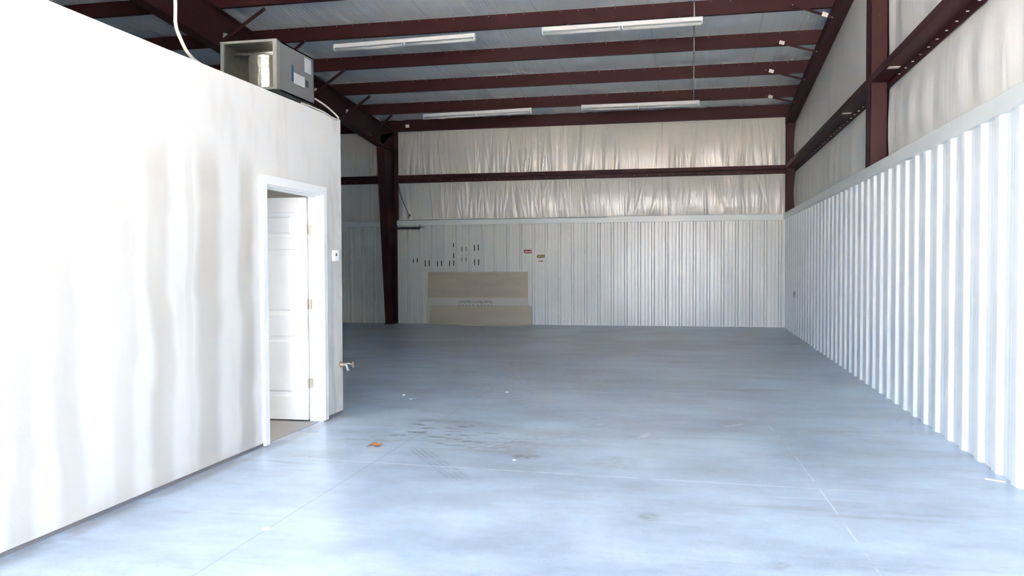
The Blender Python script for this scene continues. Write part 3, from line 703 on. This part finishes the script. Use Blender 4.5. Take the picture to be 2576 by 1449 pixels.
# ------------------------------------------------------------------ back wall items
r = thing('wall_bracket', 'black steel arm sticking out from the tapered column across the back wainscot', 'bracket', (XC+.1, YB-.1, 2.37))
B = MB(); B.hexa([(-7.30, 19.93, 2.36), (-6.60, 20.0, 2.345), (-6.60, 20.05, 2.345), (-7.30, 19.98, 2.36), (-7.30, 19.93, 2.405), (-6.58, 20.0, 2.405), (-6.58, 20.05, 2.405), (-7.30, 19.98, 2.405)]); B.build('arm', BLKST, r, bevel=.003)
B = MB(); B.box(-6.60, -6.48, 20.01, 20.04, 2.392, 2.408); B.tube([(-6.6, 20.02, 2.40), (-6.585, 20.02, 2.46)], .008, 6); B.box(-7.34, -7.29, 19.92, 20.0, 2.35, 2.42); B.build('hook', BLKST, r)
o = MB().tube(bez([(-7.19, YB-.02, 3.53), (-7.17, YB-.02, 3.40), (-7.09, YB-.03, 3.12), (-6.98, YB-.03, 2.88), (-6.90, YB-.03, 2.70), (-6.87, YB-.03, 2.69), (-6.88, YB-.03, 2.73), (-6.92, YB-.03, 2.67), (-6.92, YB-.02, 2.61)]), .007, 6).build('hanging_wire', BLACK, smooth=True)
tag(o, 'thin black wire hanging from the back girt next to the tapered column', 'wire')

# tape strips on the back wall ribs (pixel crop measurements converted to metres)
def bx2(px, py):   # crop -> photo px -> point on back plane
    X_ = 1000+px/10.733; Y_ = 580+py/10.733
    d_ = fwd + (X_-1288)/F_PX*rgt - (Y_-724.5)/F_PX*upv; t_ = (YB-.012)/d_.y
    return d_.x*t_, CAM_H+d_.z*t_
TP = [(427, 755, 865, BLACK, 'lower row, farthest left on the back wall'), (532, 750, 860, BLACK, 'lower row, second from the left on the back wall'),
      (748, 805, 975, BLACK, 'lower row, third from the left on the back wall'), (853, 800, 960, BLACK, 'lower row, fourth from the left on the back wall'),
      (1076, 825, 975, BLACK, 'lower row, fifth from the left, just above the cement boards'), (1187, 815, 960, BLACK, 'lower row, sixth from the left, above the cement boards'),
      (1408, 815, 960, BLACK, 'lower row, seventh from the left on the back wall'), (1518, 810, 950, BLACK, 'bottom of the column of three strips'),
      (1516, 612, 750, BLACK, 'middle of the column of three strips'), (1512, 340, 450, BROWNT, 'top of the column of three strips, slightly brown'),
      (1738, 450, 565, FADED, 'dark grey, upper left of the faded group of four'), (1850, 445, 560, FADED2, 'pale faded, upper right of the faded group of four'),
      (1738, 730, 845, FADED2, 'pale faded, lower left of the faded group of four'), (1852, 730, 845, FADED2, 'pale faded, lower right of the faded group of four'),
      (2075, 385, 550, BLACK, 'upper left of the rightmost group of four'), (2180, 380, 535, BLACK, 'upper right of the rightmost group of four'),
      (2080, 780, 930, BLACK, 'lower left of the rightmost group of four'), (2190, 778, 930, BLACK, 'lower right of the rightmost group of four')]
for px, p0, p1, mt, lb in TP:
    xx, zt_ = bx2(px, p0); _, zb3 = bx2(px, p1)
    o = MB().box(xx-.010, xx+.010, YB-.016, YB-.002, zb3, zt_).build('tape_strip', mt)
    word = 'black' if mt is BLACK else ''
    tag(o, ('short %s tape strip, ' % word).replace('  ', ' ')+lb, 'tape', 'vertical tape strips on the back wainscot')
# stickers
r = thing('wall_sticker', 'red sticker with white lettering on the back wainscot', 'sticker', (-3.877, YB-.008, 1.78))
MB().box(-3.985, -3.797, YB-.010, YB-.002, 1.736, 1.824).build('backing', STR, r, bevel=.002)
text_mesh('lettering', 'Jesel', .085, STW, Matrix.Translation((-3.890, YB-.011, 1.78)) @ ON_BACK, r, .15, fit=.165)
r = thing('wall_sticker', 'yellow and black sticker right of and below the red sticker', 'sticker', (-3.555, YB-.008, 1.66))
MB().hexa([(-3.665, YB-.009, 1.618), (-3.480, YB-.009, 1.624), (-3.480, YB-.002, 1.624), (-3.665, YB-.002, 1.618), (-3.655, YB-.009, 1.692), (-3.477, YB-.009, 1.702), (-3.477, YB-.002, 1.702), (-3.655, YB-.002, 1.692)]).build('backing', STK, r)
text_mesh('lettering', 'JEGS', .082, STY, Matrix.Translation((-3.570, YB-.010, 1.659)) @ ON_BACK, r, .35, fit=.17)
r = thing('wall_sticker', 'tiny red sticker under the yellow and black sticker', 'sticker', (-3.57, YB-.008, 1.543))
MB().box(-3.628, -3.512, YB-.009, YB-.002, 1.528, 1.560).build('backing', simple('dull_red', (.33, .14, .14), .5), r)
MB().box(-3.607, -3.593, YB-.010, YB-.008, 1.528, 1.560).build('white_mark', STW, r)
# boards
def board(name, labt, x0, x1, y_bot, z_h, y_top, mat, th=.012, z0=.002):
    B = MB(); B.hexa([(x0, y_bot-th, z0), (x1, y_bot-th, z0), (x1, y_bot, z0), (x0, y_bot, z0), (x0, y_top-th, z_h), (x1, y_top-th, z_h), (x1, y_top, z_h), (x0, y_top, z_h)])
    return B
r = thing('cement_board', 'tall tan cement board leaning on the back wainscot, rearmost of the boards', 'board', (-5.15, 20.0, 0), 'boards leaning on the back wall')
board('', '', -6.41, -3.885, 20.02, 1.285, YB-.036, CEMENT).build('sheet', CEMENT, r)
r = thing('cement_board', 'grey cement board with upside down printing, middle of the leaning boards', 'board', (-5.15, 19.96, 0), 'boards leaning on the back wall')
board('', '', -6.415, -3.878, 19.975, .655, 20.045, CEMENT2).build('sheet', CEMENT2, r)
tl = math.atan2(.07, .655)
rot = Matrix.Rotation(-tl, 4, 'X')
def yface(z): return 19.975-.012+.07*(z/.655)-.0015
mt_ = Matrix.Translation((-5.175, yface(.55), .55)) @ rot @ ON_BACK @ Matrix.Rotation(math.pi, 4, 'Z')
text_mesh('printing', 'Cement Board w/ EdgeGuard', .105, INK, mt_, r, fit=.84)
mt_ = Matrix.Translation((-5.175, yface(.487), .485)) @ rot @ ON_BACK
text_mesh('printing', '- - - - -  - - - - -', .13, INK, mt_, r, fit=.84)
mt_ = Matrix.Translation((-5.15, yface(.632), .632)) @ rot @ ON_BACK
text_mesh('printing', '-- --- ---- -- --- --', .06, INKL, mt_, r, fit=.66)
r = thing('cement_board', 'long low tan cement board standing frontmost of the leaning boards', 'board', (-5.06, 19.9, 0), 'boards leaning on the back wall')
board('', '', -6.31, -3.775, 19.885, .47, 19.955, CEMENT).build('sheet', CEMENT, r)
o = MB().hexa([(-5.44, 19.68, .0), (-3.86, 19.54, .0), (-3.84, 19.60, .0), (-5.42, 19.74, .0), (-5.44, 19.68, .012), (-3.86, 19.54, .012), (-3.84, 19.60, .012), (-5.42, 19.74, .012)]).build('board_offcut', CEMENT2)
tag(o, 'thin pale board offcut lying on the floor in front of the leaning boards', 'offcut')

# ------------------------------------------------------------------ floor debris
def chip(x_, y_, s_, lb, nm='paint_chip', mt=CHIP, cat='debris', grp='paint chips on the floor'):
    random.seed(lb); n_ = 7; vs = [(x_+s_*math.cos(i/n_*6.283)*random.uniform(.6, 1.1), y_+1.4*s_*math.sin(i/n_*6.283)*random.uniform(.6, 1.1), .001) for i in range(n_)]
    vs += [(a_, b_, .001+.25*s_) for a_, b_, _ in vs]
    o = MB().add(vs, [(i, (i+1) % n_, n_+(i+1) % n_, n_+i) for i in range(n_)]+[tuple(range(n_))[::-1], tuple(range(n_, 2*n_))]).build(nm, mt)
    tag(o, lb, cat, grp)
chip(-3.16, 8.985, .018, 'white paint chip on the floor past the office corner, the farther of the pair')
chip(-2.993, 8.731, .022, 'white paint chip on the floor past the office corner, the nearer of the pair')
chip(-2.061, 9.398, .026, 'white paint chip alone on the far middle of the floor')
chip(-2.304, 4.255, .022, 'white paint chip on the floor in front of the office wall')
chip(-1.292, 6.128, .014, 'white paint chip beside the brown floor stain')
B = MB(); vs = []
for i in range(9):
    t_ = i/8; wd = .028*math.sin(math.pi*min(1, t_*1.05))**.7+.004
    for j in range(5):
        q = (j-2)/2; vs.append((-2.545+.125*t_, 6.335+.05*t_+wd*q, .006+.020*abs(q)*math.sin(math.pi*t_)+.012*math.sin(5*t_)**2))
B.add(vs, [(i*5+j, i*5+j+1, (i+1)*5+j+1, (i+1)*5+j) for i in range(8) for j in range(4)])
o = B.build('dry_leaf', LEAFM, smooth=True); o.modifiers.new('thick', 'SOLIDIFY').thickness = .002
tag(o, 'curled orange brown dry leaf on the floor near the office door', 'leaf')
o = MB().hexa([(1.935, 6.19, 0), (2.045, 6.13, 0), (2.05, 6.138, 0), (1.94, 6.20, 0), (1.935, 6.19, .008), (2.045, 6.13, .008), (2.05, 6.138, .008), (1.94, 6.20, .008)]).build('wood_sliver', WOODM)
tag(o, 'thin pale wood sliver on the floor against the right wainscot', 'stick')
